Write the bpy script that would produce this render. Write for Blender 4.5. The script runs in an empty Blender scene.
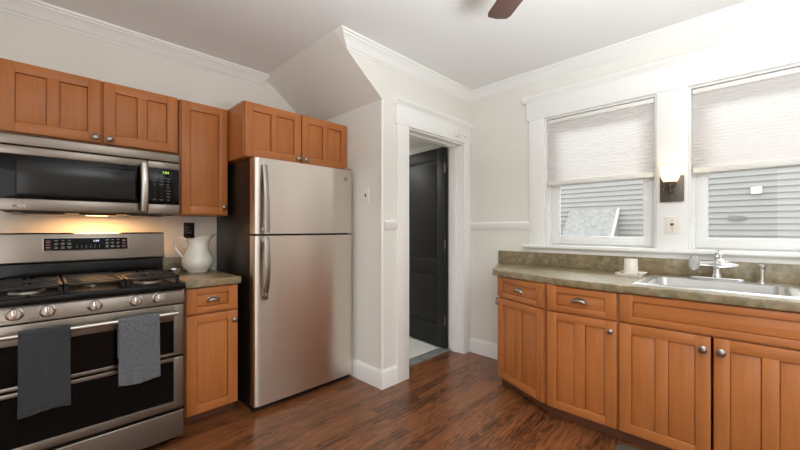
import bpy, bmesh, math, random
from mathutils import Vector, Matrix
random.seed(7)
S = bpy.context.scene
COL = S.collection
R = math.radians

# ------------------------------------------------------------------ camera, world, lights, exposure
cd = bpy.data.cameras.new('camera'); cam = bpy.data.objects.new('camera', cd); COL.objects.link(cam)
cd.sensor_width = 36.0; cd.lens = 354.0 / 800.0 * 36.0; cd.shift_y = 0.005; cd.clip_start = 0.02
cam.location = (0, 0, 1.21)
cam.rotation_euler = (R(90), 0, math.atan2(350, 354) - R(90))
S.camera = cam

w = bpy.data.worlds.new('overcast_sky'); S.world = w; w.use_nodes = True
bg = w.node_tree.nodes['Background']; bg.inputs[0].default_value = (0.98, 0.99, 1.0, 1); bg.inputs[1].default_value = 2.6

def lamp(name, kind, loc, energy, color=(1, 1, 1), rot=(0, 0, 0), **kw):
    l = bpy.data.lights.new(name, kind); l.energy = energy; l.color = color
    for k, v in kw.items(): setattr(l, k, v)
    o = bpy.data.objects.new(name, l); o.location = loc; o.rotation_euler = rot; COL.objects.link(o); return o
# soft daylight on the window side
lamp('sun', 'SUN', (8, 0, 9), 7.5, (0.98, 0.99, 1.0), (0, R(42), R(10)), angle=R(50))
# unseen lamps added for brightness: an uplight beside the camera, one in the hall
lamp('added_fill_uplight', 'AREA', (0.7, -0.4, 1.28), 84, (0.91, 0.965, 1.0), (R(180), 0, 0), shape='RECTANGLE', size=0.7, size_y=0.7, spread=R(160))
lamp('added_light_hall', 'AREA', (2.45, 3.3, 2.12), 9, (1, 0.98, 0.95), (0, 0, 0), size=0.5)
vs = S.view_settings
vs.view_transform = 'Standard'; vs.look = 'None'; vs.gamma = 1; vs.use_curve_mapping = False; vs.exposure = 0.24

# ------------------------------------------------------------------ materials
def lin(c):
    f = lambda v: v / 12.92 if v <= 0.04045 else ((v + 0.055) / 1.055) ** 2.4
    return tuple(f(v / 255.0) for v in c) + (1,)

def mat(name, rgb=(200, 200, 200), rough=0.5, metal=0.0, spec=0.5, coat=0.0, emit=None, es=0.0, var=0.0, vscale=6.0, bump=0.0, bscale=60.0, stretch=(1, 1, 1), sheen=0.0):
    m = bpy.data.materials.new(name); m.use_nodes = True
    nt = m.node_tree; b = nt.nodes['Principled BSDF']
    b.inputs['Base Color'].default_value = lin(rgb); b.inputs['Roughness'].default_value = rough
    b.inputs['Metallic'].default_value = metal; b.inputs['Specular IOR Level'].default_value = spec
    b.inputs['Coat Weight'].default_value = coat; b.inputs['Coat Roughness'].default_value = 0.12
    if sheen: b.inputs['Sheen Weight'].default_value = sheen
    if emit is not None:
        b.inputs['Emission Color'].default_value = lin(emit); b.inputs['Emission Strength'].default_value = es
    tc = nt.nodes.new('ShaderNodeTexCoord'); mp = nt.nodes.new('ShaderNodeMapping')
    mp.inputs['Scale'].default_value = stretch; nt.links.new(tc.outputs['Object'], mp.inputs['Vector'])
    if var:
        n = nt.nodes.new('ShaderNodeTexNoise'); n.inputs['Scale'].default_value = vscale; n.inputs['Detail'].default_value = 5
        nt.links.new(mp.outputs[0], n.inputs['Vector'])
        r = nt.nodes.new('ShaderNodeValToRGB'); c = lin(rgb)
        r.color_ramp.elements[0].position = 0.3; r.color_ramp.elements[1].position = 0.7
        r.color_ramp.elements[0].color = tuple(v * (1 - var) for v in c[:3]) + (1,)
        r.color_ramp.elements[1].color = tuple(min(1, v * (1 + var)) for v in c[:3]) + (1,)
        nt.links.new(n.outputs['Fac'], r.inputs[0]); nt.links.new(r.outputs[0], b.inputs['Base Color'])
    if bump:
        n2 = nt.nodes.new('ShaderNodeTexNoise'); n2.inputs['Scale'].default_value = bscale; n2.inputs['Detail'].default_value = 4
        nt.links.new(mp.outputs[0], n2.inputs['Vector'])
        bp = nt.nodes.new('ShaderNodeBump'); bp.inputs['Strength'].default_value = bump; bp.inputs['Distance'].default_value = 0.004
        nt.links.new(n2.outputs['Fac'], bp.inputs['Height']); nt.links.new(bp.outputs[0], b.inputs['Normal'])
    return m

def wood(name, rgb, axis='z', rough=0.42):
    m = bpy.data.materials.new(name); m.use_nodes = True
    nt = m.node_tree; b = nt.nodes['Principled BSDF']; L = nt.links.new
    tc = nt.nodes.new('ShaderNodeTexCoord'); oi = nt.nodes.new('ShaderNodeObjectInfo')
    ad = nt.nodes.new('ShaderNodeVectorMath'); ad.operation = 'ADD'
    sc = nt.nodes.new('ShaderNodeVectorMath'); sc.operation = 'SCALE'
    cb = nt.nodes.new('ShaderNodeCombineXYZ')
    for i in range(3): L(oi.outputs['Random'], cb.inputs[i])
    L(cb.outputs[0], sc.inputs[0]); sc.inputs['Scale'].default_value = 13.0
    L(tc.outputs['Object'], ad.inputs[0]); L(sc.outputs[0], ad.inputs[1])
    mp = nt.nodes.new('ShaderNodeMapping')
    mp.inputs['Scale'].default_value = {'z': (26, 26, 1.6), 'x': (1.6, 26, 26), 'y': (26, 1.6, 26)}[axis]
    L(ad.outputs[0], mp.inputs['Vector'])
    n = nt.nodes.new('ShaderNodeTexNoise'); n.inputs['Scale'].default_value = 1.5; n.inputs['Detail'].default_value = 8; n.inputs['Distortion'].default_value = 0.6
    L(mp.outputs[0], n.inputs['Vector'])
    n2 = nt.nodes.new('ShaderNodeTexNoise'); n2.inputs['Scale'].default_value = 4.0; n2.inputs['Detail'].default_value = 3
    L(ad.outputs[0], n2.inputs['Vector'])
    ma = nt.nodes.new('ShaderNodeMath'); ma.operation = 'ADD'
    mm = nt.nodes.new('ShaderNodeMath'); mm.operation = 'MULTIPLY'; mm.inputs[1].default_value = 0.5
    L(n2.outputs['Fac'], mm.inputs[0]); L(n.outputs['Fac'], ma.inputs[0]); L(mm.outputs[0], ma.inputs[1])
    r = nt.nodes.new('ShaderNodeValToRGB'); c = lin(rgb)
    e = r.color_ramp.elements
    e[0].position = 0.5; e[1].position = 1.0
    e[0].color = (c[0] * 0.88, c[1] * 0.85, c[2] * 0.82, 1); e[1].color = (c[0] * 1.10, c[1] * 1.12, c[2] * 1.14, 1)
    L(ma.outputs[0], r.inputs[0]); L(r.outputs[0], b.inputs['Base Color'])
    b.inputs['Roughness'].default_value = rough; b.inputs['Specular IOR Level'].default_value = 0.35; b.inputs['Coat Weight'].default_value = 0.08; b.inputs['Coat Roughness'].default_value = 0.2
    return m

CAB = (181, 111, 58)
M = {}
M['wall'] = mat('painted_plaster_cream', (234, 231, 223), 0.7, var=0.02, vscale=3, bump=0.08, bscale=120)
M['ceil'] = mat('painted_ceiling_white', (240, 240, 238), 0.75, bump=0.05, bscale=90)
M['trim'] = mat('trim_paint_white', (245, 244, 241), 0.35, bump=0.03, bscale=30)
M['woodv'] = wood('maple_stained_vertical', CAB, 'z')
M['woodh'] = wood('maple_stained_horizontal', CAB, 'x')
M['toe'] = mat('toe_kick_brown', (104, 62, 42), 0.5, var=0.1)
M['nickel'] = mat('brushed_nickel', (190, 184, 176), 0.3, 1.0)
M['handle_steel'] = mat('handle_steel', (160, 152, 144), 0.32, 1.0)
M['bright_metal'] = mat('bright_metal', (222, 218, 212), 0.22, 1.0)
M['pewter'] = mat('pewter', (158, 149, 140), 0.32, 1.0)
M['chrome'] = mat('chrome', (225, 225, 228), 0.07, 1.0)
M['sinksteel'] = mat('sink_steel', (228, 228, 227), 0.28, 1.0, bump=0.02, bscale=40, stretch=(1, 12, 1))
M['black'] = mat('black_plastic', (17, 16, 16), 0.35)
M['blackgloss'] = mat('black_glass', (6, 6, 6), 0.06, spec=0.18)
M['window_dark'] = mat('microwave_window', (36, 34, 32), 0.15, spec=0.25)
M['fridgeside'] = mat('fridge_black_side', (18, 15, 14), 0.38, bump=0.12, bscale=220)
M['iron'] = mat('cast_iron', (22, 19, 18), 0.45, spec=0.35, bump=0.1, bscale=150)
M['enamel'] = mat('black_enamel', (11, 11, 11), 0.2, spec=0.25)
M['ceramic'] = mat('white_glaze', (236, 230, 218), 0.14, coat=0.4)
M['whiteplastic'] = mat('white_plastic', (236, 234, 228), 0.35)
M['cream'] = mat('cream_plastic', (236, 230, 216), 0.35)
M['vinyl'] = mat('white_vinyl', (240, 240, 238), 0.3)
M['bronze'] = mat('dark_bronze', (104, 97, 88), 0.4, 0.6)
M['doorblack'] = mat('charcoal_door_paint', (33, 33, 33), 0.5, spec=0.25)
M['towel_dark'] = mat('charcoal_cotton', (52, 53, 56), 0.95, var=0.2, vscale=160, bump=0.35, bscale=420, sheen=0.2)
M['towel_grey'] = mat('heather_grey_cotton', (98, 100, 104), 0.95, var=0.45, vscale=190, bump=0.35, bscale=420, sheen=0.2)
M['rubber'] = mat('grey_mat', (92, 88, 80), 0.85, var=0.1, vscale=200, bump=0.3, bscale=300)
M['fan'] = wood('walnut_blade', (104, 74, 66), 'x', 0.4)
M['tile'] = mat('white_hall_tile', (226, 226, 222), 0.25)
M['marble'] = mat('grey_marble', (128, 130, 130), 0.3, var=0.15, vscale=12)
M['siding'] = mat('pale_grey_siding', (146, 145, 142), 0.6, var=0.02)
M['shingle'] = mat('grey_shingle', (146, 146, 144), 0.9, var=0.2, vscale=14, bump=0.4, bscale=40)
M['ground'] = mat('ground_concrete', (150, 148, 140), 0.9, var=0.1)
M['led_green'] = mat('green_digits', (20, 40, 10), 0.4, emit=(190, 235, 90), es=1.6)
M['led_white'] = mat('white_digits', (30, 30, 40), 0.4, emit=(215, 225, 255), es=1.8)
M['legend'] = mat('grey_legend', (150, 146, 140), 0.5)
M['legend_dim'] = mat('dim_legend', (88, 86, 84), 0.5)
M['legend_red'] = mat('red_legend', (150, 66, 58), 0.5)
M['acrylic'] = mat('clear_acrylic', (236, 236, 236), 0.05)
M['acrylic'].node_tree.nodes['Principled BSDF'].inputs['Transmission Weight'].default_value = 0.55
M['bulb_lens'] = mat('cooktop_lamp_lens', (255, 220, 170), 0.4, emit=(255, 205, 140), es=6)

def steel(name, rgb, rough, stretch, an=0.75):
    m = mat(name, rgb, rough, 1.0)
    nt = m.node_tree; b = nt.nodes['Principled BSDF']; L = nt.links.new
    tc = nt.nodes.new('ShaderNodeTexCoord'); mp = nt.nodes.new('ShaderNodeMapping'); mp.inputs['Scale'].default_value = stretch
    L(tc.outputs['Object'], mp.inputs['Vector'])
    n = nt.nodes.new('ShaderNodeTexNoise'); n.inputs['Scale'].default_value = 1.0; n.inputs['Detail'].default_value = 3
    L(mp.outputs[0], n.inputs['Vector'])
    r = nt.nodes.new('ShaderNodeMapRange'); r.inputs['To Min'].default_value = rough - 0.015; r.inputs['To Max'].default_value = rough + 0.02
    L(n.outputs['Fac'], r.inputs['Value']); L(r.outputs[0], b.inputs['Roughness'])
    # broad sheet waviness
    n2 = nt.nodes.new('ShaderNodeTexNoise'); n2.inputs['Scale'].default_value = 5.0; n2.inputs['Detail'].default_value = 0
    mp2 = nt.nodes.new('ShaderNodeMapping'); mp2.inputs['Scale'].default_value = (1, 1, 0.25); L(tc.outputs['Object'], mp2.inputs['Vector']); L(mp2.outputs[0], n2.inputs['Vector'])
    bp = nt.nodes.new('ShaderNodeBump'); bp.inputs['Strength'].default_value = 0.12; bp.inputs['Distance'].default_value = 0.02
    L(n2.outputs['Fac'], bp.inputs['Height']); L(bp.outputs[0], b.inputs['Normal'])
    cx = nt.nodes.new('ShaderNodeCombineXYZ'); cx.inputs[0].default_value = 1.0
    b.inputs['Anisotropic'].default_value = an; b.inputs['Anisotropic Rotation'].default_value = 0.25; L(cx.outputs[0], b.inputs['Tangent'])
    return m
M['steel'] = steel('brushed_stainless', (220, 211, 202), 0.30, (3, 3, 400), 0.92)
M['steel_shaded'] = steel('brushed_stainless_shaded', (136, 126, 117), 0.3, (3, 3, 400), 0.7)  # darker copy of the stainless: dim reflections and shade are in its colour

def laminate():
    m = bpy.data.materials.new('olive_stone_laminate'); m.use_nodes = True
    nt = m.node_tree; b = nt.nodes['Principled BSDF']; L = nt.links.new
    tc = nt.nodes.new('ShaderNodeTexCoord')
    n = nt.nodes.new('ShaderNodeTexNoise'); n.inputs['Scale'].default_value = 22; n.inputs['Detail'].default_value = 9; n.inputs['Roughness'].default_value = 0.7
    n2 = nt.nodes.new('ShaderNodeTexNoise'); n2.inputs['Scale'].default_value = 9; n2.inputs['Detail'].default_value = 4
    L(tc.outputs['Object'], n.inputs['Vector']); L(tc.outputs['Object'], n2.inputs['Vector'])
    r = nt.nodes.new('ShaderNodeValToRGB'); e = r.color_ramp.elements
    e[0].position = 0.32; e[0].color = lin((104, 93, 68)); e[1].position = 0.7; e[1].color = lin((176, 164, 136))
    x = e.new(0.5); x.color = lin((138, 126, 96))
    r2 = nt.nodes.new('ShaderNodeValToRGB'); e = r2.color_ramp.elements
    e[0].position = 0.45; e[0].color = (0, 0, 0, 1); e[1].position = 0.7; e[1].color = (1, 1, 1, 1)
    mx = nt.nodes.new('ShaderNodeMix'); mx.data_type = 'RGBA'
    mx.inputs[7].default_value = lin((152, 118, 82))
    mm = nt.nodes.new('ShaderNodeMath'); mm.operation = 'MULTIPLY'; mm.inputs[1].default_value = 0.5
    L(n.outputs['Fac'], r.inputs[0]); L(n2.outputs['Fac'], r2.inputs[0]); L(r2.outputs[0], mm.inputs[0])
    L(mm.outputs[0], mx.inputs[0]); L(r.outputs[0], mx.inputs[6]); L(mx.outputs[2], b.inputs['Base Color'])
    b.inputs['Roughness'].default_value = 0.3; b.inputs['Coat Weight'].default_value = 0.3; b.inputs['Coat Roughness'].default_value = 0.3
    return m
M['laminate'] = laminate()

def oak_floor():
    m = bpy.data.materials.new('dark_oak_strip_floor'); m.use_nodes = True
    nt = m.node_tree; b = nt.nodes['Principled BSDF']; L = nt.links.new
    tc = nt.nodes.new('ShaderNodeTexCoord')
    br = nt.nodes.new('ShaderNodeTexBrick'); br.offset = 0.37; br.offset_frequency = 2
    br.inputs['Scale'].default_value = 1.0; br.inputs['Brick Width'].default_value = 0.95; br.inputs['Row Height'].default_value = 0.072
    br.inputs['Mortar Size'].default_value = 0.0009; br.inputs['Mortar Smooth'].default_value = 0.4; br.inputs['Bias'].default_value = 0.0
    br.inputs['Color1'].default_value = (0, 0, 0, 1); br.inputs['Color2'].default_value = (1, 1, 1, 1); br.inputs['Mortar'].default_value = (0.5, 0.5, 0.5, 1)
    L(tc.outputs['Object'], br.inputs['Vector'])
    # grain is offset from board to board
    vm = nt.nodes.new('ShaderNodeVectorMath'); vm.operation = 'MULTIPLY_ADD'; vm.inputs[1].default_value = (7, 3, 5)
    L(br.outputs['Color'], vm.inputs[0]); L(tc.outputs['Object'], vm.inputs[2])
    mp = nt.nodes.new('ShaderNodeMapping'); mp.inputs['Scale'].default_value = (2.2, 26, 1); L(vm.outputs[0], mp.inputs['Vector'])
    wv = nt.nodes.new('ShaderNodeTexNoise'); wv.inputs['Scale'].default_value = 1.0; wv.inputs['Detail'].default_value = 3; wv.inputs['Distortion'].default_value = 0.8
    L(mp.outputs[0], wv.inputs['Vector'])
    sn = nt.nodes.new('ShaderNodeMath'); sn.operation = 'MULTIPLY'; sn.inputs[1].default_value = 42.0
    L(wv.outputs['Fac'], sn.inputs[0])
    s2 = nt.nodes.new('ShaderNodeMath'); s2.operation = 'SINE'; L(sn.outputs[0], s2.inputs[0])
    mr = nt.nodes.new('ShaderNodeMapRange'); mr.inputs['From Min'].default_value = -1; L(s2.outputs[0], mr.inputs['Value'])
    fine = nt.nodes.new('ShaderNodeTexNoise'); fine.inputs['Scale'].default_value = 1.0; fine.inputs['Detail'].default_value = 6
    mp2 = nt.nodes.new('ShaderNodeMapping'); mp2.inputs['Scale'].default_value = (9, 160, 1); L(vm.outputs[0], mp2.inputs['Vector']); L(mp2.outputs[0], fine.inputs['Vector'])
    r = nt.nodes.new('ShaderNodeValToRGB'); e = r.color_ramp.elements
    e[0].position = 0.15; e[0].color = lin((48, 24, 12)); e[1].position = 0.85; e[1].color = lin((142, 88, 51))
    a1 = nt.nodes.new('ShaderNodeMath'); a1.operation = 'MULTIPLY_ADD'; a1.inputs[1].default_value = 0.46
    L(mr.outputs[0], a1.inputs[0])
    a2 = nt.nodes.new('ShaderNodeMath'); a2.operation = 'MULTIPLY_ADD'; a2.inputs[1].default_value = 0.42; a2.inputs[2].default_value = -0.05
    L(fine.outputs['Fac'], a2.inputs[0])
    a3 = nt.nodes.new('ShaderNodeMath'); a3.operation = 'MULTIPLY_ADD'; a3.inputs[1].default_value = 0.40
    L(br.outputs['Color'], a3.inputs[0]); L(a2.outputs[0], a3.inputs[2]); L(a3.outputs[0], a1.inputs[2]); L(a1.outputs[0], r.inputs[0])
    mx = nt.nodes.new('ShaderNodeMix'); mx.data_type = 'RGBA'; mx.inputs[7].default_value = lin((30, 16, 10))
    L(br.outputs['Fac'], mx.inputs[0]); L(r.outputs[0], mx.inputs[6]); L(mx.outputs[2], b.inputs['Base Color'])
    b.inputs['Roughness'].default_value = 0.34; b.inputs['Coat Weight'].default_value = 0.2; b.inputs['Coat Roughness'].default_value = 0.2
    bp = nt.nodes.new('ShaderNodeBump'); bp.inputs['Strength'].default_value = 0.25; bp.inputs['Distance'].default_value = 0.002; bp.invert = True
    L(br.outputs['Fac'], bp.inputs['Height']); L(bp.outputs[0], b.inputs['Normal'])
    return m
M['floor'] = oak_floor()

def glass_pane():
    m = bpy.data.materials.new('window_glass'); m.use_nodes = True
    nt = m.node_tree; nt.nodes.remove(nt.nodes['Principled BSDF']); L = nt.links.new
    t = nt.nodes.new('ShaderNodeBsdfTransparent'); t.inputs[0].default_value = (0.95, 0.96, 0.96, 1)
    g = nt.nodes.new('ShaderNodeBsdfGlossy'); g.inputs['Roughness'].default_value = 0.02
    f = nt.nodes.new('ShaderNodeFresnel'); f.inputs[0].default_value = 1.35
    x = nt.nodes.new('ShaderNodeMixShader'); L(f.outputs[0], x.inputs[0]); L(t.outputs[0], x.inputs[1]); L(g.outputs[0], x.inputs[2])
    L(x.outputs[0], nt.nodes['Material Output'].inputs[0]); return m
M['glass'] = glass_pane()

def translucent(name, rgb, k, emit=0.0, ec=(1, 1, 1, 1)):
    m = bpy.data.materials.new(name); m.use_nodes = True
    nt = m.node_tree; nt.nodes.remove(nt.nodes['Principled BSDF']); L = nt.links.new
    d = nt.nodes.new('ShaderNodeBsdfDiffuse'); d.inputs[0].default_value = lin(rgb)
    t = nt.nodes.new('ShaderNodeBsdfTranslucent'); t.inputs[0].default_value = lin(rgb)
    x = nt.nodes.new('ShaderNodeMixShader'); x.inputs[0].default_value = k
    L(d.outputs[0], x.inputs[1]); L(t.outputs[0], x.inputs[2])
    out = x.outputs[0]
    if emit:
        e = nt.nodes.new('ShaderNodeEmission'); e.inputs[0].default_value = ec; e.inputs[1].default_value = emit
        a = nt.nodes.new('ShaderNodeAddShader'); L(out, a.inputs[0]); L(e.outputs[0], a.inputs[1]); out = a.outputs[0]
    L(out, nt.nodes['Material Output'].inputs[0]); return m
M['shade'] = translucent('cellular_shade_fabric', (240, 236, 233), 0.5)
M['frost'] = translucent('frosted_lit_glass', (255, 246, 228), 0.5, 0.26, (1, 0.86, 0.60, 1))

# ------------------------------------------------------------------ mesh builder
class MB:
    def __init__(s): s.bm = bmesh.new()
    def _merge(s, tb, m):
        vm = {}
        for v in tb.verts: vm[v] = s.bm.verts.new(v.co)
        for f in tb.faces:
            try:
                nf = s.bm.faces.new([vm[v] for v in f.verts]); nf.material_index = m
            except ValueError: pass
        tb.free()
    def box(s, x0, x1, y0, y1, z0, z1, m=0, bev=0.0, seg=2):
        tb = bmesh.new(); bmesh.ops.create_cube(tb, size=1)
        for v in tb.verts:
            v.co = Vector(((x0 + x1) / 2 + v.co.x * (x1 - x0), (y0 + y1) / 2 + v.co.y * (y1 - y0), (z0 + z1) / 2 + v.co.z * (z1 - z0)))
        if bev: bmesh.ops.bevel(tb, geom=list(tb.edges), offset=bev, segments=seg, affect='EDGES', profile=0.5)
        s._merge(tb, m); return s
    def prism(s, poly, a0, a1, axis='z', m=0, bev=0.0, seg=2):
        """polygon extruded along an axis: z -> (x,y), x -> (y,z), y -> (x,z)"""
        mk = {'z': lambda p, t: (p[0], p[1], t), 'x': lambda p, t: (t, p[0], p[1]), 'y': lambda p, t: (p[0], t, p[1])}[axis]
        tb = bmesh.new()
        a = [tb.verts.new(mk(p, a0)) for p in poly]; b = [tb.verts.new(mk(p, a1)) for p in poly]
        n = len(poly)
        tb.faces.new(a[::-1]); tb.faces.new(b)
        for i in range(n): tb.faces.new((a[i], a[(i + 1) % n], b[(i + 1) % n], b[i]))
        bmesh.ops.recalc_face_normals(tb, faces=list(tb.faces))
        if bev: bmesh.ops.bevel(tb, geom=list(tb.edges), offset=bev, segments=seg, affect='EDGES', profile=0.5)
        s._merge(tb, m); return s
    def lathe(s, prof, loc=(0, 0, 0), axis='z', seg=24, m=0, cap=True):
        tb = bmesh.new(); rings = []
        for r, h in prof:
            rings.append([tb.verts.new((r * math.cos(2 * math.pi * i / seg), r * math.sin(2 * math.pi * i / seg), h)) for i in range(seg)])
        for a, b in zip(rings, rings[1:]):
            for i in range(seg): tb.faces.new((a[i], a[(i + 1) % seg], b[(i + 1) % seg], b[i]))
        if cap:
            tb.faces.new(rings[0][::-1]); tb.faces.new(rings[-1])
        rot = {'z': Matrix(), '-y': Matrix.Rotation(R(90), 4, 'X'), 'x': Matrix.Rotation(R(90), 4, 'Y'), '-z': Matrix.Rotation(R(180), 4, 'X'), 'y': Matrix.Rotation(R(-90), 4, 'X'), '-x': Matrix.Rotation(R(-90), 4, 'Y')}[axis]
        bmesh.ops.transform(tb, matrix=Matrix.Translation(loc) @ rot, verts=list(tb.verts))
        bmesh.ops.recalc_face_normals(tb, faces=list(tb.faces))
        s._merge(tb, m); return s
    def cyl(s, loc, r, h, axis='z', seg=20, m=0): return s.lathe([(r, 0), (r, h)], loc, axis, seg, m)
    def tube(s, pts, r, seg=10, m=0, flat=1.0, up=Vector((0, 0, 1))):
        pts = [Vector(p) for p in pts]; rad = r if isinstance(r, (list, tuple)) else [r] * len(pts)
        tb = bmesh.new(); rings = []
        prev = None
        for i, p in enumerate(pts):
            d = (pts[min(i + 1, len(pts) - 1)] - pts[max(i - 1, 0)]).normalized()
            u = prev if prev is not None else (up if abs(d.dot(up)) < 0.95 else Vector((0, 1, 0)))
            n = (u - d * u.dot(d)).normalized(); b = d.cross(n); prev = n
            rings.append([tb.verts.new(p + n * (math.cos(2 * math.pi * k / seg) * rad[i]) + b * (math.sin(2 * math.pi * k / seg) * rad[i] * flat)) for k in range(seg)])
        for a, b in zip(rings, rings[1:]):
            for k in range(seg): tb.faces.new((a[k], a[(k + 1) % seg], b[(k + 1) % seg], b[k]))
        tb.faces.new(rings[0][::-1]); tb.faces.new(rings[-1])
        bmesh.ops.recalc_face_normals(tb, faces=list(tb.faces))
        s._merge(tb, m); return s
    def grid(s, fn, nu, nv, m=0):
        vs_ = [[s.bm.verts.new(fn(i / nu, j / nv)) for j in range(nv + 1)] for i in range(nu + 1)]
        for i in range(nu):
            for j in range(nv):
                f = s.bm.faces.new((vs_[i][j], vs_[i + 1][j], vs_[i + 1][j + 1], vs_[i][j + 1])); f.material_index = m
        return s
    def build(s, name, mats, parent=None, world=False, ang=35):
        me = bpy.data.meshes.new(name)
        if world and parent is not None:
            mw = Matrix.Translation(parent.location) @ parent.rotation_euler.to_matrix().to_4x4()
            bmesh.ops.transform(s.bm, matrix=mw.inverted(), verts=list(s.bm.verts))
        s.bm.to_mesh(me); s.bm.free()
        for x in (mats if isinstance(mats, (list, tuple)) else [mats]): me.materials.append(M[x])
        for p in me.polygons: p.use_smooth = True
        me.set_sharp_from_angle(angle=R(ang))
        o = bpy.data.objects.new(name, me); COL.objects.link(o)
        if parent is not None: o.parent = parent
        return o

def tag(o, label, cat, group=None):
    o['label'] = label; o['category'] = cat
    if group: o['group'] = group
    return o
def thing(name, label, cat, loc=(0, 0, 0), rz=0.0, group=None):
    o = bpy.data.objects.new(name, None); COL.objects.link(o); o.empty_display_size = 0.05
    o.location = loc; o.rotation_euler = (0, 0, rz); return tag(o, label, cat, group)
def struct(o): o['kind'] = 'structure'; return o
def text(name, body, size, loc, rot, m, parent, ext=0.0004):
    cu = bpy.data.curves.new(name, 'FONT'); cu.body = body; cu.size = size; cu.extrude = ext; cu.align_x = 'CENTER'; cu.align_y = 'CENTER'
    t = bpy.data.objects.new(name, cu); COL.objects.link(t)
    dg = bpy.context.evaluated_depsgraph_get(); me = bpy.data.meshes.new_from_object(t.evaluated_get(dg))
    bpy.data.objects.remove(t); bpy.data.curves.remove(cu)
    me.materials.clear(); me.materials.append(M[m])
    o = bpy.data.objects.new(name, me); COL.objects.link(o); o.parent = parent; o.location = loc; o.rotation_euler = rot
    return o

# ------------------------------------------------------------------ room shell
XW, YR, YD, XR, ZC = 2.98, 3.03, 1.98, 1.81, 2.54     # window wall, range wall, door wall, recess side, ceiling
XL, YB = -1.9, -2.6
struct(MB().box(XL - 0.1, XW + 0.2, YB, 2.13, -0.06, 0).box(XL - 0.1, XR + 0.05, 2.13, YR + 0.1, -0.06, 0).build('floor', 'floor'))
struct(MB().box(XL - 0.1, XW + 0.2, YB, YR + 0.1, ZC, ZC + 0.08).build('ceiling', 'ceil'))
struct(MB().box(XL - 0.1, XR + 0.12, YR, YR + 0.12, 0, ZC).build('wall_north', 'wall'))
struct(MB().box(XL - 0.12, XL, -0.3, YR, 0, ZC).build('wall_west', 'wall'))
struct(MB().box(XL, XW + 0.16, YB - 0.12, YB, 0, ZC).build('wall_south', 'wall'))
# door wall with its opening; its upper left is cut along the underside of the stairs
SX0, SZ0, SZ1 = 1.37, ZC, 2.195
dw = MB()
dw.prism([(SX0, ZC), (XR, SZ1), (XR, 0), (2.09, 0), (2.09, 2.035), (2.87, 2.035), (2.87, 0), (XW + 0.02, 0), (XW + 0.02, ZC)], YD, YD + 0.12, 'y')
struct(dw.build('wall_door', 'wall'))
struct(MB().box(XR, XR + 0.1, YD + 0.12, YR, 0, SZ1).build('wall_recess', 'wall'))
struct(MB().prism([(SX0, ZC), (XR, SZ1), (XR + 0.1, SZ1), (XR + 0.1, ZC)], YD + 0.12, YR, 'y').build('wall_stair_soffit', 'wall'))
# window wall
WO = [(1.228, 0.456), (0.286, -0.486)]; WZ0, WZ1 = 1.075, 2.14
ww = MB()
ww.box(XW, XW + 0.16, YB, YD + 0.12, 0, WZ0).box(XW, XW + 0.16, YB, YD + 0.12, WZ1, ZC)
ww.box(XW, XW + 0.16, WO[0][0], YD + 0.12, WZ0, WZ1).box(XW, XW + 0.16, WO[1][0], WO[0][1], WZ0, WZ1).box(XW, XW + 0.16, YB, WO[1][1], WZ0, WZ1)
struct(ww.build('wall_window', 'wall'))

# hall behind the doorway
struct(MB().box(1.93, 3.10, 2.13, 4.3, -0.06, 0.0).build('floor_hall', 'tile'))
struct(MB().box(2.09, 2.87, 2.12, 2.235, 0.0, 0.012, bev=0.004).build('trim_1', 'marble'))
struct(MB().box(3.02, 3.12, 2.1, 4.3, 0, 2.14).build('wall_hall_east', 'wall'))
struct(MB().box(1.91, 1.95, 2.1, 4.3, 0, 2.14).build('wall_hall_west', 'wall'))
struct(MB().box(1.91, 3.12, 4.3, 4.4, 0, 2.14).build('wall_hall_north', 'wall'))
struct(MB().box(1.91, 3.12, 2.1, 4.4, 2.14, 2.2).build('ceiling_hall', 'ceil'))

# crown moulding (profile: distance from wall, drop from ceiling)
CP = [(0, 0.088), (0.006, 0.088), (0.010, 0.080), (0.018, 0.078), (0.030, 0.066), (0.046, 0.040), (0.064, 0.026), (0.070, 0.022), (0.072, 0.014), (0.084, 0.012), (0.088, 0.0), (0, 0)]
cr = MB().prism([(YR - p, ZC - d) for p, d in CP], XL, 1.385, 'x')
for v in cr.bm.verts:
    if v.co.x > 0: v.co.x = 1.405 - 0.095 * (ZC - v.co.z) / 0.088        # ends cut along the stair slope
struct(cr.build('trim_2', 'trim'))
cr = MB().prism([(YD - p, ZC - d) for p, d in CP], 1.385, XW, 'x')
for v in cr.bm.verts:
    if v.co.x < 2: v.co.x = 1.372 + 0.105 * (ZC - v.co.z) / 0.088
struct(cr.build('trim_3', 'trim'))
struct(MB().prism([(XW - p, ZC - d) for p, d in CP], YB, YD, 'y').build('trim_4', 'trim'))
# baseboards
BP = [(0, 0), (0.016, 0), (0.016, 0.115), (0.012, 0.128), (0.006, 0.138), (0, 0.14)]
struct(MB().prism([(YD - p, z) for p, z in BP], XR - 0.016, 1.955, 'x').build('baseboard_door', 'trim'))
struct(MB().prism([(XR - p, z) for p, z in BP], YD, YR, 'y').build('baseboard_recess', 'trim'))
struct(MB().prism([(XW - p, z) for p, z in BP], 1.0, YD, 'y').build('baseboard_window', 'trim'))
# chair rail
RP = [(0, 1.205), (0.008, 1.205), (0.012, 1.215), (0.022, 1.235), (0.026, 1.262), (0.018, 1.272), (0, 1.275)]
struct(MB().prism([(YD - p, z) for p, z in RP], XR + 0.01, 1.955, 'x').build('trim_5', 'trim'))
struct(MB().prism([(XW - p, z) for p, z in RP], 1.36, YD, 'y').build('trim_6', 'trim'))
# corner bead where recess and door wall meet
struct(MB().cyl((XR + 0.004, YD + 0.004, 0.14), 0.012, SZ1 - 0.15, 'z', 12).build('trim_7', 'trim'))
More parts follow.
